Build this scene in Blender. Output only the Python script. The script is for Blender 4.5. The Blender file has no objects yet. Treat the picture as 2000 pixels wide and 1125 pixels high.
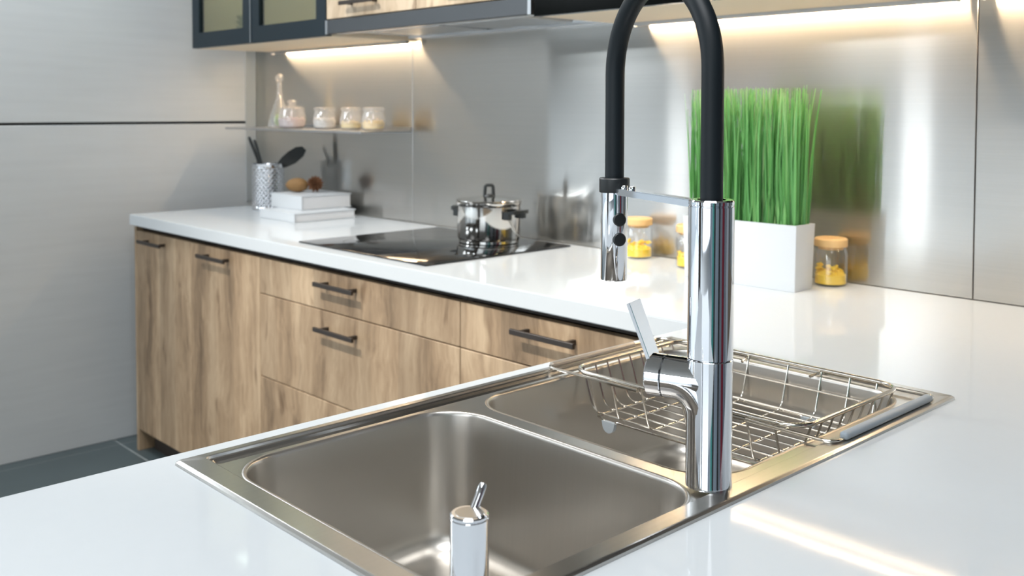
import bpy, bmesh, math, random
from mathutils import Vector, Matrix
random.seed(7)
R = math.radians
scene = bpy.context.scene
C = scene.collection

# ------------------------------------------------------------------ camera
CT = 0.877                                   # height of the worktop
YAW, PITCH, ROLL = 0.8156, 0.0394, 0.0021
fw = Vector((-math.sin(YAW)*math.cos(PITCH), math.cos(YAW)*math.cos(PITCH), -math.sin(PITCH)))
rt = Vector((math.cos(YAW), math.sin(YAW), 0))
up = rt.cross(fw)
rt, up = math.cos(ROLL)*rt + math.sin(ROLL)*up, -math.sin(ROLL)*rt + math.cos(ROLL)*up
cam_d = bpy.data.cameras.new('camera')
cam = bpy.data.objects.new('camera', cam_d)
C.objects.link(cam)
m = Matrix((rt, up, -fw)).transposed().to_4x4()
m.translation = (3.7182, -2.0667, CT + 0.3871)
cam.matrix_world = m
cam_d.sensor_width = 36.0
cam_d.lens = 36.0 * 1933.1 / 2000.0
cam_d.shift_y = -(562.5 - 289.7) / 2000.0
cam_d.clip_start = 0.02
cam_d.dof.use_dof = True
cam_d.dof.focus_distance = 1.15
cam_d.dof.aperture_fstop = 8.0
scene.camera = cam

# ------------------------------------------------------------------ view, world, lights
scene.view_settings.view_transform = 'Standard'
scene.view_settings.look = 'None'
scene.view_settings.gamma = 1.0
scene.view_settings.use_curve_mapping = False
scene.view_settings.exposure = 0.22
world = bpy.data.worlds.new('world')
scene.world = world
world.use_nodes = True
world.node_tree.nodes['Background'].inputs[0].default_value = (0.80, 0.90, 1.0, 1)
world.node_tree.nodes['Background'].inputs[1].default_value = 0.25

def area(name, loc, size, power, col=(1, 1, 1), rot=(0, 0, 0), size_y=None):
    d = bpy.data.lights.new(name, 'AREA')
    d.shape = 'RECTANGLE' if size_y else 'SQUARE'
    d.size = size
    if size_y: d.size_y = size_y
    d.energy = power; d.color = col
    o = bpy.data.objects.new(name, d)
    C.objects.link(o); o.location = loc; o.rotation_euler = rot
    return o

CEIL = 2.95
# small recessed downlights over the aisle, then added soft fills and the showroom's ceiling panels
COOL = (0.86, 0.94, 1.0)
for lx, ly, tx, p in ((1.75, -2.3, 1.62, 175), (2.15, -2.35, 2.0, 120)):      # tilted spots washing the cabinet fronts
    sd_ = bpy.data.lights.new('spotlight', 'SPOT'); sd_.energy = p; sd_.color = (1.0, 0.95, 0.88)
    sd_.shadow_soft_size = 0.035; sd_.spot_size = R(56); sd_.spot_blend = 0.7
    so_ = bpy.data.objects.new('spotlight', sd_); C.objects.link(so_); so_.location = (lx, ly, CEIL-0.04)
    so_.rotation_euler = (Vector((tx, -0.55, 0.62)) - Vector((lx, ly, CEIL-0.04))).to_track_quat('-Z', 'Y').to_euler()
for lx, ly, p in ((3.3, -1.9, 37), (0.6, -4.0, 6), (5.2, -3.4, 10)):  # the first is a soft fill added over the peninsula
    area('ceiling_soft_light', (lx, ly, CEIL-0.02), 1.1, p, (0.95, 0.975, 1.0))
area('ceiling_soft_light', (0.38, -1.3, CEIL-0.02), 0.6, 31, (0.93, 0.965, 1.0))  # soft fill added to lift the upper left wall
# soft fill added behind the viewer to brighten the fronts and the grass
area('front_fill_light', (4.3, -6.4, 1.55), 3.6, 56, (0.86, 0.94, 1.0), (R(90), 0, 0), 2.3)
for lx in (-7.5, -4.5, -1.0, 2.5):
    area('ceiling_soft_light', (lx, -7.4, CEIL-0.02), 1.2, 85, COOL)
for lx in (-6.0, -2.4):
    for ly in (-2.6, -5.0):
        area('ceiling_soft_light', (lx, ly, CEIL-0.02), 1.2, 60, COOL)

# ------------------------------------------------------------------ helpers: materials
def S(r, g, b):
    def f(c):
        c /= 255.0
        return c/12.92 if c <= 0.04045 else ((c+0.055)/1.055)**2.4
    return (f(r), f(g), f(b), 1.0)

def newmat(name):
    mt = bpy.data.materials.new(name); mt.use_nodes = True
    return mt, mt.node_tree, mt.node_tree.nodes['Principled BSDF']

def plain(name, col, rough=0.5, metal=0.0, coat=0.0, noise=0.0, nscale=20.0, bump=0.0, spec=0.5, emit=0.0):
    mt, nt, b = newmat(name)
    b.inputs['Base Color'].default_value = col
    b.inputs['Roughness'].default_value = rough
    b.inputs['Metallic'].default_value = metal
    b.inputs['Coat Weight'].default_value = coat
    b.inputs['Specular IOR Level'].default_value = spec
    if emit:
        b.inputs['Emission Color'].default_value = col
        b.inputs['Emission Strength'].default_value = emit
    if noise or bump:
        tc = nt.nodes.new('ShaderNodeTexCoord')
        nz = nt.nodes.new('ShaderNodeTexNoise'); nz.inputs['Scale'].default_value = nscale; nz.inputs['Detail'].default_value = 4
        nt.links.new(tc.outputs['Object'], nz.inputs['Vector'])
        if noise:
            mr = nt.nodes.new('ShaderNodeMapRange')
            mr.inputs['To Min'].default_value = 1-noise; mr.inputs['To Max'].default_value = 1+noise
            nt.links.new(nz.outputs['Fac'], mr.inputs['Value'])
            mx = nt.nodes.new('ShaderNodeVectorMath'); mx.operation = 'SCALE'
            mx.inputs[0].default_value = col[:3]
            nt.links.new(mr.outputs['Result'], mx.inputs['Scale'])
            nt.links.new(mx.outputs[0], b.inputs['Base Color'])
        if bump:
            bp = nt.nodes.new('ShaderNodeBump'); bp.inputs['Strength'].default_value = bump; bp.inputs['Distance'].default_value = 0.002
            nt.links.new(nz.outputs['Fac'], bp.inputs['Height'])
            nt.links.new(bp.outputs['Normal'], b.inputs['Normal'])
    return mt

def wood_mat(name, dark, mid, light, zstretch=0.55, tone=0.16):
    mt, nt, b = newmat(name)
    N, L = nt.nodes.new, nt.links.new
    tc = N('ShaderNodeTexCoord'); oi = N('ShaderNodeObjectInfo')
    rnd = N('ShaderNodeMath'); rnd.operation = 'MULTIPLY'; rnd.inputs[1].default_value = 37.0
    L(oi.outputs['Random'], rnd.inputs[0])
    off = N('ShaderNodeCombineXYZ'); L(rnd.outputs[0], off.inputs[0]); L(rnd.outputs[0], off.inputs[2])
    add = N('ShaderNodeVectorMath'); add.operation = 'ADD'
    L(tc.outputs['Object'], add.inputs[0]); L(off.outputs[0], add.inputs[1])
    # gentle waviness of the grain
    wv = N('ShaderNodeTexNoise'); wv.inputs['Scale'].default_value = 3.4; wv.inputs['Detail'].default_value = 3
    L(add.outputs[0], wv.inputs['Vector'])
    wsc = N('ShaderNodeVectorMath'); wsc.operation = 'SCALE'; wsc.inputs['Scale'].default_value = 0.11
    L(wv.outputs['Color'], wsc.inputs[0])
    add2 = N('ShaderNodeVectorMath'); add2.operation = 'ADD'
    L(add.outputs[0], add2.inputs[0]); L(wsc.outputs[0], add2.inputs[1])
    def stretched(sx, sz, detail, rough=0.6):
        mp = N('ShaderNodeMapping'); mp.inputs['Scale'].default_value = (sx, sx, sz)
        L(add2.outputs[0], mp.inputs['Vector'])
        nz = N('ShaderNodeTexNoise'); nz.inputs['Scale'].default_value = 1.0
        nz.inputs['Detail'].default_value = detail; nz.inputs['Roughness'].default_value = rough
        L(mp.outputs[0], nz.inputs['Vector'])
        return nz
    broad = stretched(9, 2.0*zstretch, 4)
    fine = stretched(60, 6.0*zstretch, 5, 0.75)
    blot = stretched(24, 9.0*zstretch, 2)
    mixn = N('ShaderNodeMix'); mixn.data_type = 'FLOAT'; mixn.inputs[0].default_value = 0.34
    L(broad.outputs['Fac'], mixn.inputs[2]); L(fine.outputs['Fac'], mixn.inputs[3])
    rp = N('ShaderNodeValToRGB')
    rp.color_ramp.elements[0].position = 0.33; rp.color_ramp.elements[0].color = dark
    rp.color_ramp.elements[1].position = 0.66; rp.color_ramp.elements[1].color = light
    e = rp.color_ramp.elements.new(0.48); e.color = mid
    L(mixn.outputs[0], rp.inputs[0])
    # dark elongated knots
    kr = N('ShaderNodeValToRGB')
    kr.color_ramp.elements[0].position = 0.62; kr.color_ramp.elements[0].color = (1, 1, 1, 1)
    kr.color_ramp.elements[1].position = 0.76; kr.color_ramp.elements[1].color = (0.42, 0.36, 0.31, 1)
    L(blot.outputs['Fac'], kr.inputs[0])
    mul = N('ShaderNodeMix'); mul.data_type = 'RGBA'; mul.blend_type = 'MULTIPLY'; mul.inputs[0].default_value = 0.75
    L(rp.outputs[0], mul.inputs[6]); L(kr.outputs[0], mul.inputs[7])
    # laminate staves of different tone
    sep = N('ShaderNodeSeparateXYZ'); L(add.outputs[0], sep.inputs[0])
    sx = N('ShaderNodeMath'); sx.operation = 'ADD'; L(sep.outputs[0], sx.inputs[0]); L(sep.outputs[1], sx.inputs[1])
    dv = N('ShaderNodeMath'); dv.operation = 'DIVIDE'; dv.inputs[1].default_value = 0.118; L(sx.outputs[0], dv.inputs[0])
    fl = N('ShaderNodeMath'); fl.operation = 'FLOOR'; L(dv.outputs[0], fl.inputs[0])
    wn = N('ShaderNodeTexWhiteNoise'); wn.noise_dimensions = '1D'; L(fl.outputs[0], wn.inputs['W'])
    mr = N('ShaderNodeMapRange'); mr.inputs['To Min'].default_value = 1-tone; mr.inputs['To Max'].default_value = 1+tone
    L(wn.outputs['Value'], mr.inputs['Value'])
    sc = N('ShaderNodeVectorMath'); sc.operation = 'SCALE'
    L(mul.outputs[2], sc.inputs[0]); L(mr.outputs['Result'], sc.inputs['Scale'])
    L(sc.outputs[0], b.inputs['Base Color'])
    b.inputs['Roughness'].default_value = 0.5
    bp = N('ShaderNodeBump'); bp.inputs['Strength'].default_value = 0.12; bp.inputs['Distance'].default_value = 0.0015
    L(fine.outputs['Fac'], bp.inputs['Height']); L(bp.outputs['Normal'], b.inputs['Normal'])
    return mt

def brushed(name, col, r1, r2, mix, aniso, tangent, streak=0.05, sscale=(2, 2, 300)):
    """brushed sheet steel: a sharper and a broader anisotropic lobe"""
    mt = bpy.data.materials.new(name); mt.use_nodes = True
    nt = mt.node_tree; nt.nodes.clear()
    N, L = nt.nodes.new, nt.links.new
    out = N('ShaderNodeOutputMaterial')
    g1 = N('ShaderNodeBsdfAnisotropic'); g2 = N('ShaderNodeBsdfAnisotropic')
    tv = N('ShaderNodeCombineXYZ')
    for i in range(3): tv.inputs[i].default_value = tangent[i]
    tc = N('ShaderNodeTexCoord'); mp = N('ShaderNodeMapping'); mp.inputs['Scale'].default_value = sscale
    nz = N('ShaderNodeTexNoise'); nz.inputs['Scale'].default_value = 1.0; nz.inputs['Detail'].default_value = 3
    L(tc.outputs['Object'], mp.inputs['Vector']); L(mp.outputs[0], nz.inputs['Vector'])
    mr = N('ShaderNodeMapRange'); mr.inputs['To Min'].default_value = 1-streak; mr.inputs['To Max'].default_value = 1+streak
    L(nz.outputs['Fac'], mr.inputs['Value'])
    sc = N('ShaderNodeVectorMath'); sc.operation = 'SCALE'; sc.inputs[0].default_value = col[:3]
    L(mr.outputs['Result'], sc.inputs['Scale'])
    for g, r in ((g1, r1), (g2, r2)):
        g.inputs['Roughness'].default_value = r
        g.inputs['Anisotropy'].default_value = aniso
        L(sc.outputs[0], g.inputs['Color'])
        L(tv.outputs[0], g.inputs['Tangent'])
    mx = N('ShaderNodeMixShader'); mx.inputs[0].default_value = mix
    L(g1.outputs[0], mx.inputs[1]); L(g2.outputs[0], mx.inputs[2]); L(mx.outputs[0], out.inputs[0])
    return mt

def glass_mat(name, tint=(1, 1, 1, 1), rough=0.0, clear=0.93, glow_white=0.0):
    """thin clear glass: see-through with a Fresnel gloss"""
    mt = bpy.data.materials.new(name); mt.use_nodes = True
    nt = mt.node_tree; nt.nodes.clear()
    N, L = nt.nodes.new, nt.links.new
    out = N('ShaderNodeOutputMaterial'); tr = N('ShaderNodeBsdfTransparent'); gl = N('ShaderNodeBsdfAnisotropic')
    tr.inputs[0].default_value = tint; gl.inputs['Roughness'].default_value = rough
    lw = N('ShaderNodeLayerWeight'); lw.inputs['Blend'].default_value = 0.5
    pw = N('ShaderNodeMath'); pw.operation = 'POWER'; pw.inputs[1].default_value = 4.0
    mr = N('ShaderNodeMapRange'); mr.inputs['To Min'].default_value = 1-clear; mr.inputs['To Max'].default_value = 0.7
    mx = N('ShaderNodeMixShader')
    L(lw.outputs['Facing'], pw.inputs[0]); L(pw.outputs[0], mr.inputs['Value'])
    L(mr.outputs['Result'], mx.inputs[0]); L(tr.outputs[0], mx.inputs[1]); L(gl.outputs[0], mx.inputs[2])
    if glow_white:  # plain white mixed in as painted glow
        df = N('ShaderNodeBsdfDiffuse'); df.inputs[0].default_value = (0.9, 0.9, 0.9, 1)
        m2 = N('ShaderNodeMixShader'); m2.inputs[0].default_value = glow_white
        L(mx.outputs[0], m2.inputs[1]); L(df.outputs[0], m2.inputs[2]); mx = m2
    L(mx.outputs[0], out.inputs[0])
    return mt

M = {}
M['quartz'] = plain('white_quartz', S(199, 204, 207), 0.05, noise=0.012, nscale=60, spec=0.1)
M['oak'] = wood_mat('brown_oak', S(104, 85, 65), S(156, 132, 105), S(190, 167, 138))
M['oak_pale'] = wood_mat('pale_oak', S(150, 130, 106), S(186, 166, 140), S(208, 190, 166))
M['steel_wall'] = brushed('brushed_steel_sheet', S(208, 206, 202), 0.115, 0.44, 0.36, 0.75, (1, 0, 0))
M['steel_sink'] = brushed('satin_sink_steel', S(203, 199, 193), 0.27, 0.42, 0.4, 0.1, (0, 1, 0), 0.03, (200, 3, 3))
M['steel_rim'] = brushed('satin_rim_steel', S(212, 210, 206), 0.17, 0.34, 0.35, 0.1, (0, 1, 0), 0.04, (260, 3, 3))
M['chrome'] = plain('polished_chrome', S(226, 229, 234), 0.035, 1.0)
M['pot_steel'] = plain('polished_pot_steel', S(214, 212, 208), 0.09, 1.0)
M['wire'] = plain('bright_wire', S(214, 209, 200), 0.16, 1.0)
M['rubber'] = plain('black_hose_rubber', S(17, 25, 30), 0.5, spec=0.3)
M['blackplastic'] = plain('black_plastic', S(30, 34, 36), 0.4)
M['greyplastic'] = plain('grey_plastic', S(150, 160, 168), 0.45)
M['clearplastic'] = plain('pale_grey_rubber', S(172, 182, 190), 0.35)
M['sleeve'] = plain('translucent_sleeve', S(168, 162, 154), 0.3, 0.5)
M['handle'] = plain('dark_bronze_handle', S(66, 60, 56), 0.42, 0.6)
M['teal_frame'] = plain('dark_teal_lacquer', S(22, 36, 44), 0.4, noise=0.05, spec=0.3)
M['blackgloss'] = plain('black_gloss_front', S(5, 7, 7), 0.12, spec=0.12)
M['ceran'] = plain('black_hob_glass', S(16, 17, 18), 0.04, coat=0.3)
M['shadow_gap'] = plain('dark_carcass', S(58, 50, 44), 0.6)
M['carcass'] = plain('beige_carcass', S(238, 222, 198), 0.5)
M['aluminium'] = plain('satin_aluminium', S(188, 192, 196), 0.35, 1.0)
M['hoodgrey'] = plain('hood_grey', S(84, 88, 92), 0.38, 0.7)
M['hoodlight'] = plain('hood_pale_underside', S(232, 236, 240), 0.2, 0.4)
M['white'] = plain('white_lacquer', S(202, 207, 211), 0.35)
M['paper'] = plain('white_paper', S(216, 217, 219), 0.8, noise=0.03, nscale=150)
M['glass'] = glass_mat('clear_jar_glass')
M['shelfglass'] = glass_mat('glow_jar_glass', (1, 1, 1, 1), 0.03, 0.86, 0.2)  # white diffuse share paints the strip-light glow into the glass
M['doorglass'] = glass_mat('grey_door_glass', S(196, 208, 204), 0.02, 0.88)
M['corkwood'] = plain('light_lid_wood', S(226, 186, 128), 0.5, noise=0.08, nscale=40)
M['pasta'] = plain('yellow_pasta', S(250, 212, 74), 0.45, noise=0.12, nscale=80)
M['palepasta'] = plain('pale_yellow_grain', S(240, 214, 130), 0.6, noise=0.1, nscale=120)
M['sweets'] = plain('pink_white_sweets', S(238, 214, 214), 0.4, noise=0.12, nscale=90)
M['flour'] = plain('white_contents', S(240, 236, 230), 0.7)
M['green'] = plain('lime_green', S(158, 206, 40), 0.35)
M['kiwi'] = plain('brown_kiwi_skin', S(132, 100, 60), 0.75, noise=0.25, nscale=35, bump=0.3)
M['cone'] = plain('brown_cone', S(104, 68, 42), 0.8, noise=0.3, nscale=60)
M['utensil'] = plain('black_nylon', S(30, 34, 34), 0.45)
M['tile'] = plain('slate_tile', S(74, 86, 89), 0.4, noise=0.12, nscale=6)
M['grout'] = plain('pale_grout', S(150, 156, 156), 0.8)
M['showfloor'] = plain('pale_showroom_floor', S(226, 228, 228), 0.25)
M['ceiling'] = plain('beige_ceiling', S(160, 156, 150), 0.8)
M['roomwall'] = plain('beige_room_wall', S(112, 100, 86), 0.7)
M['black'] = plain('black_groove', S(10, 10, 11), 0.7)
M['led'] = plain('warm_led', (1.0, 0.74, 0.47, 1), 0.5, emit=72.0)
M['tealpaint'] = plain('teal_paint', S(20, 120, 112), 0.5)
M['redpaint'] = plain('dark_red_paint', S(120, 24, 44), 0.5)
M['plate'] = plain('cream_ceramic', S(224, 216, 180), 0.25)

# concrete look wall panel with fine horizontal streaks
def wallpanel():
    mt, nt, b = newmat('grey_streaked_panel')
    N, L = nt.nodes.new, nt.links.new
    tc = N('ShaderNodeTexCoord'); mp = N('ShaderNodeMapping'); mp.inputs['Scale'].default_value = (3, 3, 46)
    nz = N('ShaderNodeTexNoise'); nz.inputs['Scale'].default_value = 1.0; nz.inputs['Detail'].default_value = 5
    n2 = N('ShaderNodeTexNoise'); n2.inputs['Scale'].default_value = 3.5; n2.inputs['Detail'].default_value = 4
    L(tc.outputs['Object'], mp.inputs['Vector']); L(mp.outputs[0], nz.inputs['Vector']); L(tc.outputs['Object'], n2.inputs['Vector'])
    mx = N('ShaderNodeMix'); mx.data_type = 'FLOAT'; mx.inputs[0].default_value = 0.45
    L(nz.outputs['Fac'], mx.inputs[2]); L(n2.outputs['Fac'], mx.inputs[3])
    rp = N('ShaderNodeValToRGB')
    rp.color_ramp.elements[0].position = 0.3; rp.color_ramp.elements[0].color = S(200, 204, 206)
    rp.color_ramp.elements[1].position = 0.7; rp.color_ramp.elements[1].color = S(208, 212, 214)
    L(mx.outputs[0], rp.inputs[0]); L(rp.outputs[0], b.inputs['Base Color'])
    b.inputs['Roughness'].default_value = 0.5
    return mt
M['wallpanel'] = wallpanel()

def grassmat():
    mt, nt, b = newmat('artificial_grass_green')
    N, L = nt.nodes.new, nt.links.new
    at = N('ShaderNodeAttribute'); at.attribute_name = 'tone'
    rp = N('ShaderNodeValToRGB')
    rp.color_ramp.elements[0].color = S(88, 150, 84); rp.color_ramp.elements[1].color = S(186, 216, 154)
    e = rp.color_ramp.elements.new(0.5); e.color = S(124, 188, 112)
    L(at.outputs['Fac'], rp.inputs[0]); L(rp.outputs[0], b.inputs['Base Color'])
    b.inputs['Roughness'].default_value = 0.35
    tl = N('ShaderNodeBsdfTranslucent'); L(rp.outputs[0], tl.inputs[0])
    mx = N('ShaderNodeMixShader'); mx.inputs[0].default_value = 0.3
    L(b.outputs[0], mx.inputs[1]); L(tl.outputs[0], mx.inputs[2])
    L(mx.outputs[0], nt.nodes['Material Output'].inputs[0])
    return mt
M['grass'] = grassmat()

# perforated steel cup: round holes cut by alpha in the sheet are geometry-small, so bumps of dark dots
# ------------------------------------------------------------------ helpers: geometry (world coordinates)
def box(bm, x0, x1, y0, y1, z0, z1, bev=0.0, seg=2):
    vs = [bm.verts.new((x, y, z)) for x in (x0, x1) for y in (y0, y1) for z in (z0, z1)]
    f = [(0, 1, 3, 2), (4, 6, 7, 5), (0, 4, 5, 1), (2, 3, 7, 6), (0, 2, 6, 4), (1, 5, 7, 3)]
    fs = [bm.faces.new([vs[i] for i in q]) for q in f]
    if bev:
        es = list({e for q in fs for e in q.edges})
        bmesh.ops.bevel(bm, geom=es, offset=bev, segments=seg, affect='EDGES', profile=0.5)
    return bm

def B(*a, **k): return box(bmesh.new(), *a, **k)

def lathe(bm, prof, cx, cy, n=48, axis=None, origin=None):
    """profile [(r, h)] about the vertical through (cx, cy), or about axis through origin"""
    if axis is None:
        a = Vector((0, 0, 1)); o = Vector((cx, cy, 0))
    else:
        a = Vector(axis).normalized(); o = Vector(origin)
    u = a.orthogonal().normalized(); v = a.cross(u)
    rings = []
    for r, h in prof:
        if r < 1e-6: rings.append([bm.verts.new(o + a*h)])
        else: rings.append([bm.verts.new(o + a*h + (u*math.cos(t) + v*math.sin(t))*r) for t in (2*math.pi*i/n for i in range(n))])
    for p, q in zip(rings, rings[1:]):
        for i in range(n):
            j = (i+1) % n
            if len(p) == 1 and len(q) == 1: continue
            if len(p) == 1: bm.faces.new((p[0], q[j], q[i]))
            elif len(q) == 1: bm.faces.new((p[i], p[j], q[0]))
            else: bm.faces.new((p[i], p[j], q[j], q[i]))
    return bm

def tube(bm, pts, r, n=12, closed=False, caps=True):
    pts = [Vector(p) for p in pts]
    k = len(pts)
    tan = []
    for i in range(k):
        if closed: t = pts[(i+1) % k] - pts[i-1]
        else: t = pts[min(i+1, k-1)] - pts[max(i-1, 0)]
        tan.append(t.normalized())
    u = tan[0].orthogonal().normalized()
    if abs(tan[0].z) < 0.9: u = (Vector((0, 0, 1)) - tan[0]*tan[0].z).normalized()
    rings = []
    for i in range(k):
        u = (u - tan[i]*u.dot(tan[i])).normalized(); v = tan[i].cross(u)
        rr = r[i] if isinstance(r, (list, tuple)) else r
        rings.append([bm.verts.new(pts[i] + (u*math.cos(2*math.pi*j/n) + v*math.sin(2*math.pi*j/n))*rr) for j in range(n)])
    m_ = k if closed else k-1
    for i in range(m_):
        p, q = rings[i], rings[(i+1) % k]
        for j in range(n):
            bm.faces.new((p[j], p[(j+1) % n], q[(j+1) % n], q[j]))
    if caps and not closed:
        bm.faces.new(rings[0][::-1]); bm.faces.new(rings[-1])
    return bm

def fillet(pts, rad, n=5, closed=False):
    pts = [Vector(p) for p in pts]; out = []; k = len(pts)
    for i in range(k):
        if not closed and i in (0, k-1): out.append(pts[i]); continue
        a, b, c = pts[i-1], pts[i], pts[(i+1) % k]
        d1, d2 = (a-b), (c-b)
        r_ = min(rad, d1.length*0.45, d2.length*0.45)
        p, q = b + d1.normalized()*r_, b + d2.normalized()*r_
        for s in range(n+1):
            t = s/n
            out.append(p*(1-t)**2 + b*2*t*(1-t) + q*t*t)
    return out

def rrect(x0, x1, y0, y1, r, n=8):
    out = []
    for cx, cy, a0 in ((x1-r, y1-r, 0), (x0+r, y1-r, 90), (x0+r, y0+r, 180), (x1-r, y0+r, 270)):
        for i in range(n+1):
            a = R(a0 + 90*i/n); out.append((cx + r*math.cos(a), cy + r*math.sin(a)))
    return out

def loop(bm, pts, z): return [bm.verts.new((x, y, z)) for x, y in pts]
def bridge(bm, a, b, flip=False):
    n = len(a)
    for i in range(n):
        j = (i+1) % n
        q = (a[i], a[j], b[j], b[i])
        bm.faces.new(q[::-1] if flip else q)

def smooth(me, ang=35):
    for p in me.polygons: p.use_smooth = True
    me.set_sharp_from_angle(angle=R(ang))

def obj(name, bm, mat, parent=None, ang=35, fix=True):
    me = bpy.data.meshes.new(name)
    if fix: bmesh.ops.recalc_face_normals(bm, faces=bm.faces)
    if parent is None:
        lo = Vector((min(v.co.x for v in bm.verts), min(v.co.y for v in bm.verts), min(v.co.z for v in bm.verts)))
        hi = Vector((max(v.co.x for v in bm.verts), max(v.co.y for v in bm.verts), 0))
        org = Vector(((lo.x+hi.x)/2, (lo.y+hi.y)/2, lo.z))
    else:
        org = wloc(parent)
    bm.transform(Matrix.Translation(-org))
    bm.to_mesh(me); bm.free()
    if ang: smooth(me, ang)
    me.materials.append(M[mat] if isinstance(mat, str) else mat)
    o = bpy.data.objects.new(name, me); C.objects.link(o)
    if parent is None: o.location = org
    else: o.parent = parent
    return o

def wloc(o):
    v = Vector((0, 0, 0))
    while o is not None: v += o.location; o = o.parent
    return v

def tag(o, label=None, cat=None, group=None, kind=None):
    if label: o['label'] = label
    if cat: o['category'] = cat
    if group: o['group'] = group
    if kind: o['kind'] = kind
    return o

def thing(name, label, cat, loc, group=None):
    o = bpy.data.objects.new(name, None); C.objects.link(o); o.location = loc; o.empty_display_size = 0.05
    return tag(o, label, cat, group)

def struct(name, bm, mat, parent=None, **k):
    o = obj(name, bm, mat, parent, **k)
    if parent is None: o['kind'] = 'structure'
    return o

def share(name, src, parent, delta):
    o = bpy.data.objects.new(name, src.data); C.objects.link(o); o.parent = parent; o.location = delta
    return o

# ------------------------------------------------------------------ the setting
WX = -0.04                                   # face of the left wall
fl = struct('floor', B(WX, 4.6, -3.0, 0.0, -0.05, -0.0015), 'grout')
proto = None
for i in range(8):
    for j in range(-4, 1):
        x0, y0 = 0.022 + 0.6*i - 0.6*(0), -0.613 + 0.6*j
        cx0, cx1 = max(x0, WX+0.002), min(x0+0.6, 4.6); cy0, cy1 = max(y0, -3.0), min(y0+0.6, 0.0)
        if cx1-cx0 < 0.02 or cy1-cy0 < 0.02: continue
        obj('tile', B(cx0+0.003, cx1-0.003, cy0+0.003, cy1-0.003, -0.006, 0.0, bev=0.001, seg=1), 'tile', fl)
for j in range(-4, 1):                       # narrow cut tiles along the wall
    cy0, cy1 = max(-0.613+0.6*j, -1.75), min(-0.613+0.6*j+0.6, 0.0)
    if cy1-cy0 > 0.02:
        obj('tile', B(WX+0.001, 0.022-0.003, cy0+0.003, cy1-0.003, -0.006, 0.0), 'tile', fl)
struct('floor_showroom', B(-10, 7, -12, 0.3, -0.12, -0.052), 'showfloor')
struct('ceiling', B(-10, 7, -12, 0.3, CEIL, CEIL+0.1), 'ceiling')
struct('wall_front', B(-10, 7, -12.2, -12, -0.05, CEIL), 'roomwall')
M['palewall'] = plain('pale_blue_room_wall', S(150, 160, 170), 0.6)
struct('wall_right', B(7, 7.2, -12, 0.3, -0.05, CEIL), 'palewall')
struct('wall_far_left', B(-10.2, -10, -12, 0.3, -0.05, CEIL), 'roomwall')

# unseen coloured panels added behind the viewer for the bands reflected in the chrome
for x0, x1, y0, y1, mt in ((1.98, 2.5, -3.4, -3.3, 'shadow_gap'), (5.40, 5.50, -3.85, -3.20, 'tealpaint'), (5.41, 5.51, -3.18, -2.80, 'black'),
                           (6.00, 6.10, -1.15, -0.55, 'redpaint'), (5.95, 6.05, 0.02, 0.14, 'black'), (6.0, 6.1, -2.1, -1.75, 'black')):
    struct('chrome_band_panel', B(x0, x1, y0, y1, -0.05, CEIL-0.3, bev=0.002, seg=1), mt)
struct('low_reflector', B(-4.1, -4.0, -9.1, -1.9, -0.05, 1.35, bev=0.004, seg=1), 'white')  # unseen white walls added so the steel mirrors brightness below eye level
struct('low_reflector', B(-4.0, 1.5, -9.1, -9.0, -0.05, 1.35, bev=0.004, seg=1), 'white')
M['streak_glow'] = plain('streak_glow_pane', (0.93, 0.97, 1.0, 1), 0.4, emit=1.7)  # added glowing panes that give the steel its vertical white streaks
struct('streak_panel_1', B(-1.48, -1.16, -8.998, -8.97, 0.02, 1.30, bev=0.004, seg=1), 'streak_glow')
struct('streak_panel_2', B(-3.998, -3.97, -8.3, -7.9, 0.02, 1.30, bev=0.004, seg=1), 'streak_glow')
wl = struct('wall_left', B(WX-0.12, WX-0.012, -1.75, 0.0, -0.05, CEIL), 'black')
GZ = CT + 0.3307
obj('panel', B(WX-0.0119, WX, -1.75, -0.004, 0.0, GZ-0.005, bev=0.0015, seg=1), 'wallpanel', wl)
obj('panel', B(WX-0.0119, WX, -1.75, -0.004, GZ+0.005, CEIL-0.01, bev=0.0015, seg=1), 'wallpanel', wl)

M['steel_return'] = plain('satin_edge_trim', S(186, 192, 194), 0.45, 0.3)
obj('steel_return', B(WX+0.0002, WX+0.0035, -0.052, -0.0045, CT+0.001, 1.55, bev=0.0008, seg=1), 'steel_return', wl)
wb = struct('wall_back', B(WX-0.12, 4.6, 0.0, 0.15, -0.05, CEIL), 'roomwall')
UZ = 1.4926                                  # underside of the wall units
for x0, x1 in ((WX, 1.033), (1.035, 2.9), (2.902, 4.5)):
    obj('steel_panel', B(x0, x1, -0.004, -0.0001, CT+0.001, UZ+0.02, bev=0.0008, seg=1), 'steel_wall', wb)

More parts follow.
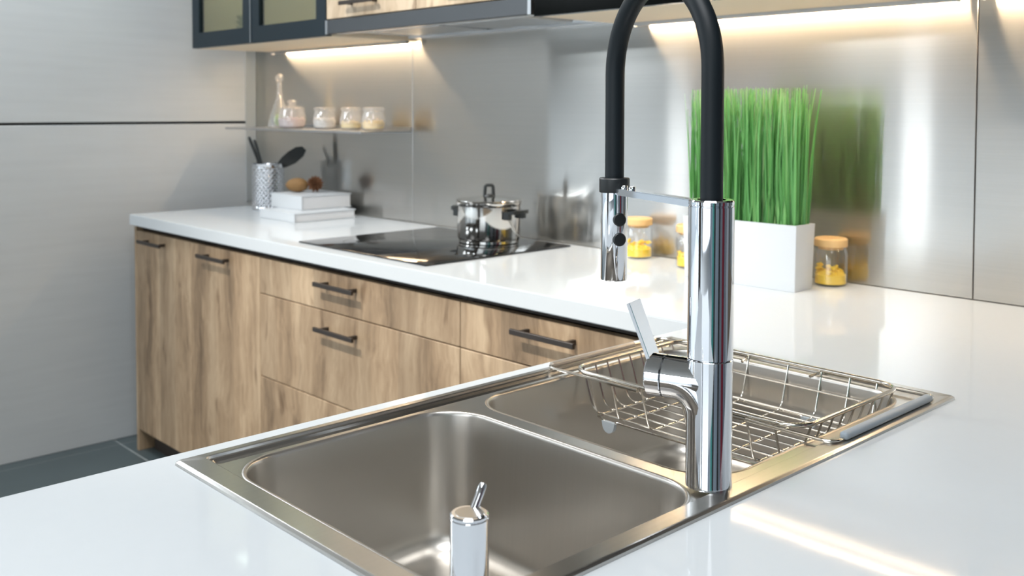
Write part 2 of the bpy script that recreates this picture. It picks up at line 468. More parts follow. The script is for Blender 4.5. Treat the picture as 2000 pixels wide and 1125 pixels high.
# ------------------------------------------------------------------ worktops
FY = -0.6105; PX = 2.6617; PX2 = 3.58; PY = -2.35; CB = CT-0.0385; LX = 0.126
SX0, SX1, SY0, SY1 = 2.693, 3.171, -1.606, -0.733
def worktop():
    bm = bmesh.new()
    xs = [LX, PX, SX0+0.012, SX1-0.012, PX2]; ys = [PY, SY0+0.012, SY1-0.012, FY, -0.0045]
    def inside(i, j):
        cx, cy = (xs[i]+xs[i+1])/2, (ys[j]+ys[j+1])/2
        if cx < PX and cy < FY: return False
        if xs[2] < cx < xs[3] and ys[1] < cy < ys[2]: return False
        return True
    V = {}
    def v(i, j, z):
        if (i, j, z) not in V: V[i, j, z] = bm.verts.new((xs[i], ys[j], z))
        return V[i, j, z]
    for i in range(4):
        for j in range(4):
            if not inside(i, j): continue
            bm.faces.new((v(i, j, CT), v(i+1, j, CT), v(i+1, j+1, CT), v(i, j+1, CT)))
            bm.faces.new((v(i, j, CB), v(i, j+1, CB), v(i+1, j+1, CB), v(i+1, j, CB)))
            for (di, dj, a, b_) in ((-1, 0, (i, j+1), (i, j)), (1, 0, (i+1, j), (i+1, j+1)), (0, -1, (i, j), (i+1, j)), (0, 1, (i+1, j+1), (i, j+1))):
                ni, nj = i+di, j+dj
                if not (0 <= ni < 4 and 0 <= nj < 4) or not inside(ni, nj):
                    bm.faces.new((v(*a, CB), v(*b_, CB), v(*b_, CT), v(*a, CT)))
    es = [e for e in bm.edges if len(e.link_faces) == 2 and abs(e.link_faces[0].normal.dot(e.link_faces[1].normal)) < 0.3]
    bm.normal_update()
    es = [e for e in bm.edges if len(e.link_faces) == 2 and abs(e.link_faces[0].normal.dot(e.link_faces[1].normal)) < 0.3]
    bmesh.ops.bevel(bm, geom=es, offset=0.002, segments=2, affect='EDGES')
    return bm
wt = tag(obj('worktop', worktop(), 'quartz'), 'white quartz L-shaped worktop holding hob, planter and sink', 'worktop')

# ------------------------------------------------------------------ base cabinets
DF = -0.592                                  # front face of doors
def pull(parent, x0, x1, y, z, out=-1):
    """flat bar pull on two short posts"""
    bm = bmesh.new()
    box(bm, x0, x1, y-0.034, y-0.026, z-0.006, z+0.006, bev=0.001, seg=1)
    for x in (x0+0.022, x1-0.030): box(bm, x, x+0.008, y-0.0265, y+0.0005, z-0.005, z+0.005)
    o = obj('handle', bm, 'handle', parent)
    return o

def base_unit(name, label, x0, x1, fronts, group, side_left=False):
    t = thing(name, label, 'cabinet', ((x0+x1)/2, -0.3, 0), group)
    bm = bmesh.new()
    for a, b_ in ((x0+0.001, x0+0.018), (x1-0.018, x1-0.001)): box(bm, a, b_, DF+0.024, -0.02, 0.081, CB-0.0005)
    box(bm, x0+0.018, x1-0.018, DF+0.024, -0.02, 0.081, 0.099)
    box(bm, x0+0.018, x1-0.018, -0.03, -0.02, 0.099, CB-0.0005)
    box(bm, x0+0.018, x1-0.018, DF+0.024, DF+0.10, CB-0.018, CB-0.0005)
    obj('carcass', bm, 'shadow_gap', t)
    obj('plinth', B(x0+(0.02 if side_left else 0), x1, DF+0.05, DF+0.065, 0.0, 0.08), 'shadow_gap', t)
    if side_left:
        obj('end_panel', B(x0-0.018, x0, DF-0.0005, -0.02, 0.0, CB-0.0005, bev=0.001, seg=1), 'oak', t)
    for nm, a, b_, z0, z1, hz, hx in fronts:
        d = obj(nm, B(a+0.0015, b_-0.0015, DF, DF+0.022, z0+0.0015, z1-0.0015, bev=0.0012, seg=1), 'oak', t)
        if hx: pull(d, hx-0.094, hx+0.094, DF, hz)
    return t
FT = 0.820
base_unit('base_cabinet', 'two-door oak base cabinet at the grey wall, under the books', 0.144, 1.047,
          [('door', 0.144, 0.585, 0.08, FT, 0.787, 0.315), ('door', 0.585, 1.047, 0.08, FT, 0.787, 0.782)], 'oak base cabinets', True)
base_unit('drawer_cabinet', 'wide oak drawer cabinet below the black hob', 1.047, 1.977,
          [('drawer', 1.047, 1.977, 0.711, FT, 0.787, 1.487), ('drawer', 1.047, 1.977, 0.461, 0.711, 0.663, 1.487), ('drawer', 1.047, 1.977, 0.08, 0.461, 0.40, 1.487)], 'oak base cabinets')
base_unit('drawer_cabinet', 'oak drawer cabinet in the inner corner, nearest the dish basket', 1.977, 2.60,
          [('drawer', 1.977, 2.585, 0.711, FT, 0.787, 2.272), ('drawer', 1.977, 2.585, 0.08, 0.711, 0.663, 2.272)], 'oak base cabinets')
# peninsula body
t = thing('peninsula_cabinet', 'oak peninsula cabinet carrying the sink worktop', 'cabinet', (3.1, -1.5, 0))
bm = bmesh.new()
box(bm, 2.70, 2.718, PY+0.04, -0.66, 0.08, CB-0.0005)
box(bm, 3.44, 3.458, PY+0.04, -0.02, 0.08, CB-0.0005)
box(bm, 2.718, 3.44, PY+0.04, PY+0.058, 0.08, CB-0.0005)
box(bm, 2.718, 3.44, PY+0.058, -0.02, 0.08, 0.10)
obj('carcass', bm, 'shadow_gap', t)
obj('plinth', B(2.75, 3.40, PY+0.09, -0.05, 0.0, 0.08), 'shadow_gap', t)
for k in range(3):
    a = PY+0.04 + 0.55*k
    d = obj('door', B(2.678, 2.6995, a+0.0015, a+0.5485, 0.0815, FT, bev=0.0012, seg=1), 'oak', t)
    bm = bmesh.new()
    box(bm, 2.644, 2.652, a+0.18, a+0.37, 0.781, 0.793, bev=0.001, seg=1)
    for yy in (a+0.20, a+0.34): box(bm, 2.6515, 2.6785, yy, yy+0.008, 0.782, 0.792)
    obj('handle', bm, 'handle', d)

# ------------------------------------------------------------------ hob
def hob():
    x0, x1, y0, y1 = 1.2202, 1.8102, -0.5619, -0.0419
    t = thing('induction_hob', 'black glass induction hob set in the white worktop', 'hob', ((x0+x1)/2, (y0+y1)/2, CT))
    g = obj('glass_plate', B(x0, x1, y0, y1, CT+0.0002, CT+0.005, bev=0.0015, seg=2), 'ceran', t)
    ring = plain('hob_print', S(70, 72, 74), 0.2)
    for cx, cy, rr in ((x0+0.15, y0+0.16, 0.09), (x0+0.15, y1-0.13, 0.075), (x1-0.15, y0+0.16, 0.075), (x1-0.16, y1-0.14, 0.10)):
        bm = bmesh.new(); lathe(bm, [(rr-0.0012, CT+0.00505), (rr, CT+0.00505)], cx, cy, 64)
        obj('zone_ring', bm, ring, t, fix=False)
    for k in range(5):
        bm = bmesh.new(); lathe(bm, [(0.0, CT+0.00508), (0.003, CT+0.00508)], x0+0.22+0.036*k, y0+0.03, 12)
        obj('control_mark', bm, ring, t, fix=False)
hob()

# ------------------------------------------------------------------ sink
def sink():
    t = thing('inset_sink', 'brushed steel double-bowl inset sink in the peninsula worktop', 'sink', ((SX0+SX1)/2, (SY0+SY1)/2, CT))
    ZB, ZR = CT+0.0052, CT+0.0012            # raised band, recessed panel
    RX0, RX1, RY0, RY1 = 2.7055, 3.147, -1.578, -0.752
    bm = bmesh.new()
    n = 6
    prof = [(0.0, CT+0.0003, 0.004), (0.0006, CT+0.0030, 0.004), (0.0030, ZB-0.0003, 0.004), (0.0042, ZB, 0.004)]
    ls = [loop(bm, rrect(SX0+i_, SX1-i_, SY0+i_, SY1-i_, r_, n), z_) for i_, z_, r_ in prof]
    for a, b_ in zip(ls, ls[1:]): bridge(bm, a, b_)
    inner = [(0.0, ZB, 0.010), (0.0012, ZB-0.0005, 0.009), (0.0022, ZR+0.0008, 0.008), (0.0035, ZR, 0.007)]
    il = [loop(bm, rrect(RX0+i_, RX1-i_, RY0+i_, RY1-i_, r_, n), z_) for i_, z_, r_ in inner]
    bridge(bm, ls[-1], il[0])
    for a, b_ in zip(il, il[1:]): bridge(bm, a, b_)
    def fill(loops):
        es = []
        for l_ in loops:
            for i in range(len(l_)):
                a, b_ = l_[i], l_[(i+1) % len(l_)]
                e = bm.edges.get((a, b_)) or bm.edges.new((a, b_)); es.append(e)
        bmesh.ops.triangle_fill(bm, edges=es, use_beauty=True, normal=(0, 0, 1))
    holes = []
    bowls = ((2.737, 3.143, -1.570, -1.247, 0.062, 0.172), (2.737, 3.126, -1.222, -0.770, 0.062, 0.165))
    for x0, x1, y0, y1, r_, dep in bowls:
        holes.append(loop(bm, rrect(x0-0.003, x1+0.003, y0-0.003, y1+0.003, r_+0.003, 10), ZR))
    # accessory channel beside the bowls on the left
    chx = (2.7105, 2.7285)
    hole_c = loop(bm, rrect(chx[0], chx[1], RY0+0.006, RY1-0.006, 0.0055, 6), ZR)
    fill([il[-1]] + holes + [hole_c])
    c1 = loop(bm, rrect(chx[0]+0.002, chx[1]-0.002, RY0+0.008, RY1-0.008, 0.005, 6), ZR-0.003)
    c2 = loop(bm, rrect(chx[0]+0.0055, chx[1]-0.0055, RY0+0.0115, RY1-0.0115, 0.003, 6), ZR-0.0055)
    bridge(bm, hole_c, c1); bridge(bm, c1, c2); bm.faces.new(c2)
    bmesh.ops.recalc_face_normals(bm, faces=bm.faces)
    # bead between channel and bowls
    deck = obj('deck', bm, 'steel_rim', t, ang=12)
    for (x0, x1, y0, y1, r_, dep) in bowls:
        bm = bmesh.new()
        zt = ZR; zb = CT-dep
        pr = [(-0.003, zt, r_+0.003), (-0.0012, zt+0.0007, r_+0.0012), (0.0008, zt+0.0002, r_), (0.0022, zt-0.0018, r_-0.002), (0.003, zt-0.005, r_-0.003)]
        for k in range(1, 6): pr.append((0.003+0.009*k/5, zt-0.005-(zt-0.005-zb-0.03)*k/5, r_-0.003-0.004*k/5))
        for k in range(1, 8):
            a = R(90*k/7); pr.append((0.012+0.03*(1-math.cos(a)), zb+0.03-0.03*math.sin(a), r_-0.007-0.026*(1-math.cos(a))))
        ll = [loop(bm, rrect(x0+i_, x1-i_, y0+i_, y1-i_, max(rr, 0.012), 10), z_) for i_, z_, rr in pr]
        for a, b_ in zip(ll, ll[1:]): bridge(bm, a, b_)
        # bottom falls gently to the waste
        cx, cy = (x0+x1)/2, (y0+y1)/2
        m_ = len(ll[-1])
        d1 = [bm.verts.new((cx+(v.co.x-cx)*0.32, cy+(v.co.y-cy)*0.32, zb-0.004)) for v in ll[-1]]
        bridge(bm, ll[-1], d1); bm.faces.new(d1)
        bowl = obj('bowl', bm, 'steel_sink', t, ang=50)
        bm = bmesh.new()
        lathe(bm, [(0.0, zb+0.004), (0.016, zb+0.0045), (0.019, zb+0.001), (0.030, zb-0.0015), (0.043, zb-0.0005), (0.045, zb-0.003), (0.045, zb-0.006), (0.0, zb-0.006)], cx, cy, 40)
        obj('strainer', bm, 'chrome', bowl)
sink()

# ------------------------------------------------------------------ faucet
FX, FYY = 3.1313, -1.2376
def faucet():
    z0 = CT+0.0053
    t = thing('kitchen_faucet', 'chrome faucet with black arched hose and pull-down spray head', 'faucet', (FX, FYY, z0))
    rb = 0.0230
    bm = bmesh.new()
    lathe(bm, [(0.0, z0), (rb+0.0006, z0), (rb+0.0006, z0+0.0025), (rb, z0+0.004), (rb, 1.0118), (rb-0.0008, 1.0126), (0.0, 1.0126)], FX, FYY, 64)
    body = obj('base_body', bm, 'chrome', t)
    a = Vector((-0.953, -0.30, 0)).normalized()
    zc = 0.9875; Rb = 0.034
    o = Vector((FX, FYY, 0)) + a*0.0012
    pts = [o + Vector((0, 0, z0+0.001)), o + Vector((0, 0, zc-Rb))]
    pts = [o + Vector((0, 0, z0+0.001 + (zc-Rb-z0-0.001)*k/4)) for k in range(5)]
    for k in range(1, 13):
        q = R(90*k/12); pts.append(o + a*Rb*(1-math.cos(q)) + Vector((0, 0, zc-Rb+Rb*math.sin(q))))
    pts.append(o + a*0.044 + Vector((0, 0, zc)))
    bm = bmesh.new(); tube(bm, pts, 0.0226, 48)
    # straight stub above the bend so the top line meets the column
    lathe(bm, [(0.0, 0.0), (0.0226, 0.0), (0.0226, 0.044)], 0, 0, 48, axis=a, origin=Vector((FX, FYY, zc)))
    obj('side_stub', bm, 'chrome', t)
    ax0 = Vector((FX, FYY, zc))
    bm = bmesh.new(); lathe(bm, [(0.0, 0.0442), (0.0218, 0.0442), (0.0218, 0.0466), (0.0, 0.0466)], 0, 0, 48, axis=a, origin=ax0)
    obj('seal_ring', bm, 'blackplastic', t)
    bm = bmesh.new(); lathe(bm, [(0.0, 0.0467), (0.0220, 0.0467), (0.0226, 0.0475), (0.0226, 0.0625), (0.0212, 0.0640), (0.0, 0.0640)], 0, 0, 48, axis=a, origin=ax0)
    knob = obj('handle_knob', bm, 'chrome', t)
    # flat lever rising from the knob, tilted outward
    n = Vector((-a.y, a.x, 0)); n = n if n.y < 0 else -n          # across, towards the room
    base = ax0 + a*0.0590 + Vector((0, 0, 0.0125))
    ld = (Vector((0, 0, 1)) + a*0.40).normalized(); n = (Matrix.Rotation(R(-4), 3, ld) @ n).normalized(); th = n.cross(ld).normalized()
    bm = bmesh.new(); Lg, Wd, Tk = 0.067, 0.0132, 0.0022
    vs = []
    for s in (0, 1):
        for w in (-1, 1):
            for h in (-1, 1): vs.append(bm.verts.new(base + ld*Lg*s + n*Wd*w*(1 if s else 0.9) + th*Tk*h))
    for q in ((0, 1, 3, 2), (4, 6, 7, 5), (0, 4, 5, 1), (2, 3, 7, 6), (0, 2, 6, 4), (1, 5, 7, 3)): bm.faces.new([vs[i] for i in q])
    bmesh.ops.bevel(bm, geom=list(bm.edges), offset=0.0006, segments=2, affect='EDGES')
    obj('lever', bm, 'chrome', knob)
    # column
    bm = bmesh.new()
    lathe(bm, [(0.0, 1.0128), (rb-0.0008, 1.0128), (rb, 1.0138), (rb, 1.1668), (rb-0.0007, 1.1674), (rb-0.0007, 1.1682), (rb, 1.1688), (rb, 1.1722), (rb-0.0012, 1.1737), (0.0145, 1.1737), (0.0145, 1.168), (0.0, 1.168)], FX, FYY, 64)
    obj('column', bm, 'chrome', t)
    # hose arch
    sd = Vector((-math.cos(R(20)), math.sin(R(20)), 0)); rch = 0.2; rr = rch/2; zs = 1.3045
    p0 = Vector((FX, FYY, 0)); pts = []
    for k in range(8): pts.append(p0 + Vector((0, 0, 1.1685 + (zs-1.1685)*k/8)))
    for k in range(33):
        q = math.pi*k/32; pts.append(p0 + sd*rr*(1-math.cos(q)) + Vector((0, 0, zs + rr*math.sin(q))))
    p1 = p0 + sd*rch
    for k in range(1, 9): pts.append(p1 + Vector((0, 0, zs - (zs-1.18)*k/8)))
    bm = bmesh.new(); tube(bm, pts, [0.0114]*8 + [0.0114]*33 + [0.0113]*8, 28)
    obj('hose', bm, 'rubber', t)
    # spray head
    bm = bmesh.new()
    lathe(bm, [(0.0, 1.0600), (0.0125, 1.0600), (0.0128, 1.0615), (0.0152, 1.0608), (0.0159, 1.0618), (0.0159, 1.1655), (0.0, 1.1655)], p1.x, p1.y, 48)
    head = obj('spray_head', bm, 'chrome', t)
    view = (Vector((3.7182, -2.0667, 0)) - Vector((p1.x, p1.y, 0))).normalized()
    bdir = Matrix.Rotation(R(24), 3, 'Z') @ view
    for zb in (1.1105, 1.1340):
        bm = bmesh.new(); lathe(bm, [(0.0, 0.0130), (0.0080, 0.0130), (0.0080, 0.0166), (0.0071, 0.0175), (0.0, 0.0181)], 0, 0, 32, axis=bdir, origin=Vector((p1.x, p1.y, zb)))
        obj('spray_button', bm, 'blackplastic', head)
    bm = bmesh.new(); lathe(bm, [(0.0, 1.1655), (0.0176, 1.1655), (0.0182, 1.1665), (0.0182, 1.1815), (0.0172, 1.1828), (0.0, 1.1828)], p1.x, p1.y, 40)
    obj('hose_collar', bm, 'blackplastic', t)
    # flat holder arm between column and spray head
    side = Vector((-sd.y, sd.x, 0)); bm = bmesh.new()
    vs = []
    for s in (rb-0.003, rch+0.006):
        for w in (-1, 1):
            for h in (1.1635, 1.1712): vs.append(bm.verts.new(p0 + sd*s + side*0.0075*w + Vector((0, 0, h))))
    for q in ((0, 1, 3, 2), (4, 6, 7, 5), (0, 4, 5, 1), (2, 3, 7, 6), (0, 2, 6, 4), (1, 5, 7, 3)): bm.faces.new([vs[i] for i in q])
    bmesh.ops.bevel(bm, geom=list(bm.edges), offset=0.0007, segments=2, affect='EDGES')
    arm = obj('holder_arm', bm, 'chrome', t)
    bm = bmesh.new()
    for s in (0.158, 0.176):
        bm = bmesh.new(); lathe(bm, [(0.0, 1.1700), (0.0042, 1.1700), (0.0042, 1.1735), (0.003, 1.1752), (0.0, 1.1756)], (p0+sd*s).x, (p0+sd*s).y, 16)
        obj('holder_screw', bm, 'chrome', arm)
faucet()

# ------------------------------------------------------------------ soap dispenser
def dispenser():
    x, y = 3.1325, -1.561; z0 = CT+0.0053; zt = 0.9445; r = 0.0155
    t = thing('soap_dispenser', 'small chrome cylinder with a thin lever at the sink corner', 'dispenser', (x, y, z0))
    bm = bmesh.new()
    lathe(bm, [(0.0, z0), (r+0.003, z0), (r+0.003, z0+0.002), (r, z0+0.004), (r, zt-0.004), (r-0.0006, zt-0.0034), (r-0.0006, zt-0.003), (r, zt-0.0024), (r, zt-0.001), (r-0.0014, zt), (0.010, zt), (0.0095, zt-0.0006), (0.0, zt-0.0006)], x, y, 48)
    obj('body', bm, 'chrome', t)
    bm = bmesh.new(); lathe(bm, [(0.0, zt-0.0005), (0.0118, zt-0.0005), (0.0114, zt+0.0003), (0.0, zt+0.0004)], x, y, 40)
    obj('top_disc', bm, 'steel_rim', t)
    d = (Vector((-0.55, 0.84, 0))).normalized(); s = (Vector((0, 0, 1))*0.78 + d*0.55 + Vector((0.20, 0.10, 0))).normalized()
    p = Vector((x, y, zt-0.004)) + d*0.0105
    bm = bmesh.new(); tube(bm, [p, p+s*0.014, p+s*0.0215, p+s*0.0235, p+s*0.0243], [0.0036, 0.0036, 0.0035, 0.0026, 0.0006], 20)
    obj('lever', bm, 'chrome', t)
dispenser()

# ------------------------------------------------------------------ dish basket over the second bowl
def basket():
    X0, X1, Y0, Y1, ZR = 2.742, 3.113, -1.030, -0.768, 0.8885
    t = thing('dish_basket', 'wire dish basket with extending arms hung in the far sink bowl', 'dish rack', ((X0+X1)/2, (Y0+Y1)/2, 0.79))
    rc = 0.032
    rim = [(x, y, ZR) for x, y in rrect(X0, X1, Y0, Y1, rc, 7)]
    obj('rim', tube(bmesh.new(), rim, 0.0030, 12, closed=True), 'wire', t)
    zf = 0.826
    # floor rods along the length, rising at both ends
    ys = [Y0+0.026 + k*(Y1-Y0-0.052)/8 for k in range(9)]
    for y in ys:
        pts = fillet([(X0+0.001, y, ZR-0.003), (X0+0.022, y, zf), (X1-0.022, y, zf), (X1-0.001, y, ZR-0.003)], 0.016, 4)
        obj('wire', tube(bmesh.new(), pts, 0.0014, 8), 'wire', t)
    for x in (2.776, 2.818, 2.872, 2.940, 2.994, 3.038, 3.078):
        pts = fillet([(x, Y0+0.001, ZR-0.003), (x, Y0+0.020, zf-0.0028), (x, Y1-0.020, zf-0.0028), (x, Y1-0.001, ZR-0.003)], 0.014, 4)
        obj('wire', tube(bmesh.new(), pts, 0.0014, 8), 'wire', t)
    # mid rail at the back, bottom rail at the front with hooks for the feet
    obj('wire', tube(bmesh.new(), [(2.78, Y1-0.012, 0.860), (3.075, Y1-0.012, 0.860)], 0.0014, 8), 'wire', t)
    fx = (2.800, 2.985)
    pts = [(X0+0.034, Y0+0.034, zf-0.004), (X0+0.030, Y0+0.024, zf-0.005)]
    for x in fx: pts += [(x-0.012, Y0+0.020, zf-0.005), (x-0.007, Y0+0.019, zf-0.010), (x+0.007, Y0+0.019, zf-0.010), (x+0.012, Y0+0.020, zf-0.005)]
    pts += [(X1-0.030, Y0+0.024, zf-0.005), (X1-0.034, Y0+0.034, zf-0.004)]
    obj('wire', tube(bmesh.new(), fillet(pts, 0.006, 3), 0.0015, 8), 'wire', t)
    pts = [(p[0], Y0+Y1-p[1], p[2]) for p in pts]
    obj('wire', tube(bmesh.new(), fillet(pts, 0.006, 3), 0.0015, 8), 'wire', t)
    for x in fx:
        for y in (Y0+0.019, Y1-0.019):
            bm = bmesh.new()
            # half-round rubber tab
            prof = [(-0.011, 0.0)] + [(0.011*math.cos(R(180+180*k/8)), 0.012*math.sin(R(180+180*k/8))) for k in range(1, 8)] + [(0.011, 0.0)]
            prof = [(-0.012, 0.004)] + prof + [(0.012, 0.004)]
            f0 = [bm.verts.new((x+u, y-0.003, zf-0.010+w)) for u, w in prof]
            f1 = [bm.verts.new((x+u, y+0.003, zf-0.010+w)) for u, w in prof]
            bm.faces.new(f0); bm.faces.new(f1[::-1]); bridge(bm, f0, f1)
            obj('rubber_foot', bm, 'clearplastic', t)
    # two sliding arms: U-shaped wire with a grey sleeve that rests on the sink deck
    za = ZR-0.0046
    for sgn, xe, xi in ((-1, 2.696, 2.868), (1, 3.158, 2.990)):
        ya, yb = Y0-0.0045, Y1+0.0045
        pts = fillet([(xi-sgn*0.004, Y0+0.020, za-0.003), (xi, ya, za), (xe, ya, za), (xe, yb, za), (xi, yb, za), (xi-sgn*0.004, Y1-0.020, za-0.003)], 0.018, 5)
        arm = obj('arm', tube(bmesh.new(), pts, 0.0021, 10), 'wire', t)
        bm = bmesh.new()
        if sgn > 0: box(bm, xe-0.0055, xe+0.0055, ya+0.022, yb-0.022, CT+0.0056, CT+0.0148, bev=0.0035, seg=3)
        else: tube(bm, [(xe, ya+0.012, za), (xe, yb-0.07, za)], 0.0046, 16)
        obj('sleeve', bm, 'greyplastic' if sgn > 0 else 'sleeve', arm)
        for y in (ya, yb): obj('guide_tube', tube(bmesh.new(), [(xi-sgn*0.002, y, za), (xi+sgn*0.050, y, za)], 0.0030, 10), 'wire', arm)
basket()

# ------------------------------------------------------------------ planter with artificial grass
def planter():
    x0, x1, y0, y1 = 2.322, 2.617, -0.207, -0.130; zt = 1.019
    t = thing('grass_planter', 'rectangular white planter of tall green artificial grass', 'plant', ((x0+x1)/2, (y0+y1)/2, CT))
    bm = bmesh.new()
    w = 0.006
    o0 = loop(bm, rrect(x0+0.004, x1-0.004, y0+0.003, y1-0.003, 0.002, 2), CT+0.0003)
    o1 = loop(bm, rrect(x0, x1, y0, y1, 0.002, 2), zt)
    i1 = loop(bm, rrect(x0+w, x1-w, y0+w, y1-w, 0.001, 2), zt)
    i0 = loop(bm, rrect(x0+w, x1-w, y0+w, y1-w, 0.001, 2), zt-0.02)
    bridge(bm, o0, o1); bridge(bm, o1, i1); bridge(bm, i1, i0); bm.faces.new(i0); bm.faces.new(o0[::-1])
    obj('pot', bm, 'white', t)
    verts, faces, tone = [], [], []
    rnd = random.Random(3)
    cx, cy = (x0+x1)/2, (y0+y1)/2
    for k in range(720):
        bx = rnd.uniform(x0+0.010, x1-0.010); by = rnd.uniform(y0+0.010, y1-0.010)
        h = 1.312 - rnd.random()**2.2*0.075 - (zt-0.02)
        if rnd.random() < 0.04: h += 0.006
        lx = (bx-cx)*0.03 + rnd.gauss(0, 0.0075); ly = (by-cy)*0.15 + rnd.gauss(0, 0.008)
        wd = rnd.uniform(0.0015, 0.0030); an = rnd.uniform(0, math.pi)
        wx, wy = math.cos(an)*wd, math.sin(an)*wd; tw = rnd.uniform(-0.6, 0.6)
        tv = min(1, max(0, rnd.gauss(0.42, 0.27)))
        b0 = len(verts); n = 5
        bow = rnd.gauss(0, 0.006); bowy = rnd.gauss(0, 0.005)
        for s in range(n):
            f = s/(n-1)
            px = bx + lx*f*f + bow*math.sin(math.pi*f); py = by + ly*f*f + bowy*math.sin(math.pi*f); pz = zt-0.02 + h*f
            sc = 1.0 - 0.72*max(0, f-0.35)/0.65
            ca, sa = math.cos(tw*f), math.sin(tw*f)
            ux, uy = (wx*ca-wy*sa)*sc, (wx*sa+wy*ca)*sc
            # shallow V section gives the blade body
            verts += [(px-ux, py-uy, pz), (px-uy*0.35, py+ux*0.35, pz), (px+ux, py+uy, pz)]
            tone += [tv*0.75 + 0.3*f*f]*3
        for s in range(n-1):
            for c in (0, 1):
                i = b0 + s*3 + c; faces.append((i, i+1, i+4, i+3))
    me = bpy.data.meshes.new('grass')
    base = wloc(t)
    me.from_pydata([(a-base.x, b_-base.y, c-base.z) for a, b_, c in verts], [], faces)
    at = me.attributes.new('tone', 'FLOAT', 'POINT'); at.data.foreach_set('value', tone)
    for p in me.polygons: p.use_smooth = True
    me.materials.append(M['grass'])
    g = bpy.data.objects.new('grass', me); C.objects.link(g); g.parent = t; g['kind'] = 'stuff'; g['label'] = 'tall thin green grass blades'
planter()

# ------------------------------------------------------------------ jars by the steel wall
def pasta_heap(cx, cy, z0, r, h, seed, n=34, mat='pasta'):
    """small ribbed pasta pieces heaped in a jar, one continuous contents mesh"""
    rnd = random.Random(seed); bm = bmesh.new()
    lathe(bm, [(0.0, z0), (r, z0), (r, z0+h*0.45), (r*0.55, z0+h*0.66), (0.0, z0+h*0.6)], cx, cy, 24)
    for k in range(n):
        q = rnd.uniform(0, 2*math.pi); rr = r*math.sqrt(rnd.random())*0.82; z = z0 + h*rnd.uniform(0.25, 0.92 if rr < r*0.6 else 0.7)
        if rnd.random() < 0.6: rr = r*rnd.uniform(0.7, 0.84)
        p = Vector((cx+rr*math.cos(q), cy+rr*math.sin(q), z)); d = Vector((rnd.gauss(0, 1), rnd.gauss(0, 1), rnd.gauss(0, 0.7))).normalized()*0.007
        w = Vector((rnd.gauss(0, 1), rnd.gauss(0, 1), rnd.gauss(0, 1))).normalized()*0.002
        tube(bm, [p-d, p-d*0.3+w, p+d*0.3-w, p+d], [0.002, 0.0042, 0.0042, 0.002], 7)
    return bm

def store_jar(label, cx, cy, seed):
    z0 = CT+0.0003; r = 0.036; zs = 0.963
    t = thing('storage_jar', label, 'jar', (cx, cy, z0), 'glass jars with wooden lids on the worktop')
    bm = bmesh.new()
    lathe(bm, [(0.0, z0), (r-0.004, z0), (r, z0+0.005), (r, zs-0.012), (r-0.004, zs-0.004), (r-0.005, zs), (r-0.0075, zs), (r-0.0065, zs-0.006), (r-0.0025, zs-0.013), (r-0.0025, z0+0.006), (r-0.006, z0+0.004), (0.0, z0+0.004)], cx, cy, 48)
    obj('glass_body', bm, 'glass', t)
    bm = bmesh.new()
    lathe(bm, [(0.0, zs-0.006), (r-0.009, zs-0.006), (r-0.009, zs+0.0004), (r-0.001, zs+0.0004), (r, zs+0.003), (r, zs+0.016), (r-0.003, zs+0.019), (0.0, zs+0.0195)], cx, cy, 40)
    obj('lid', bm, 'corkwood', t)
    obj('contents', pasta_heap(cx, cy, z0+0.0045, r-0.003, 0.043, seed), 'pasta', t)
store_jar('yellow pasta jar with wooden lid behind the spray head', 2.066, -0.055, 11)
store_jar('pasta jar almost hidden behind the faucet column at the planter', 2.255, -0.085, 12)
store_jar('yellow pasta jar with wooden lid right of the white planter', 2.614, -0.057, 13)

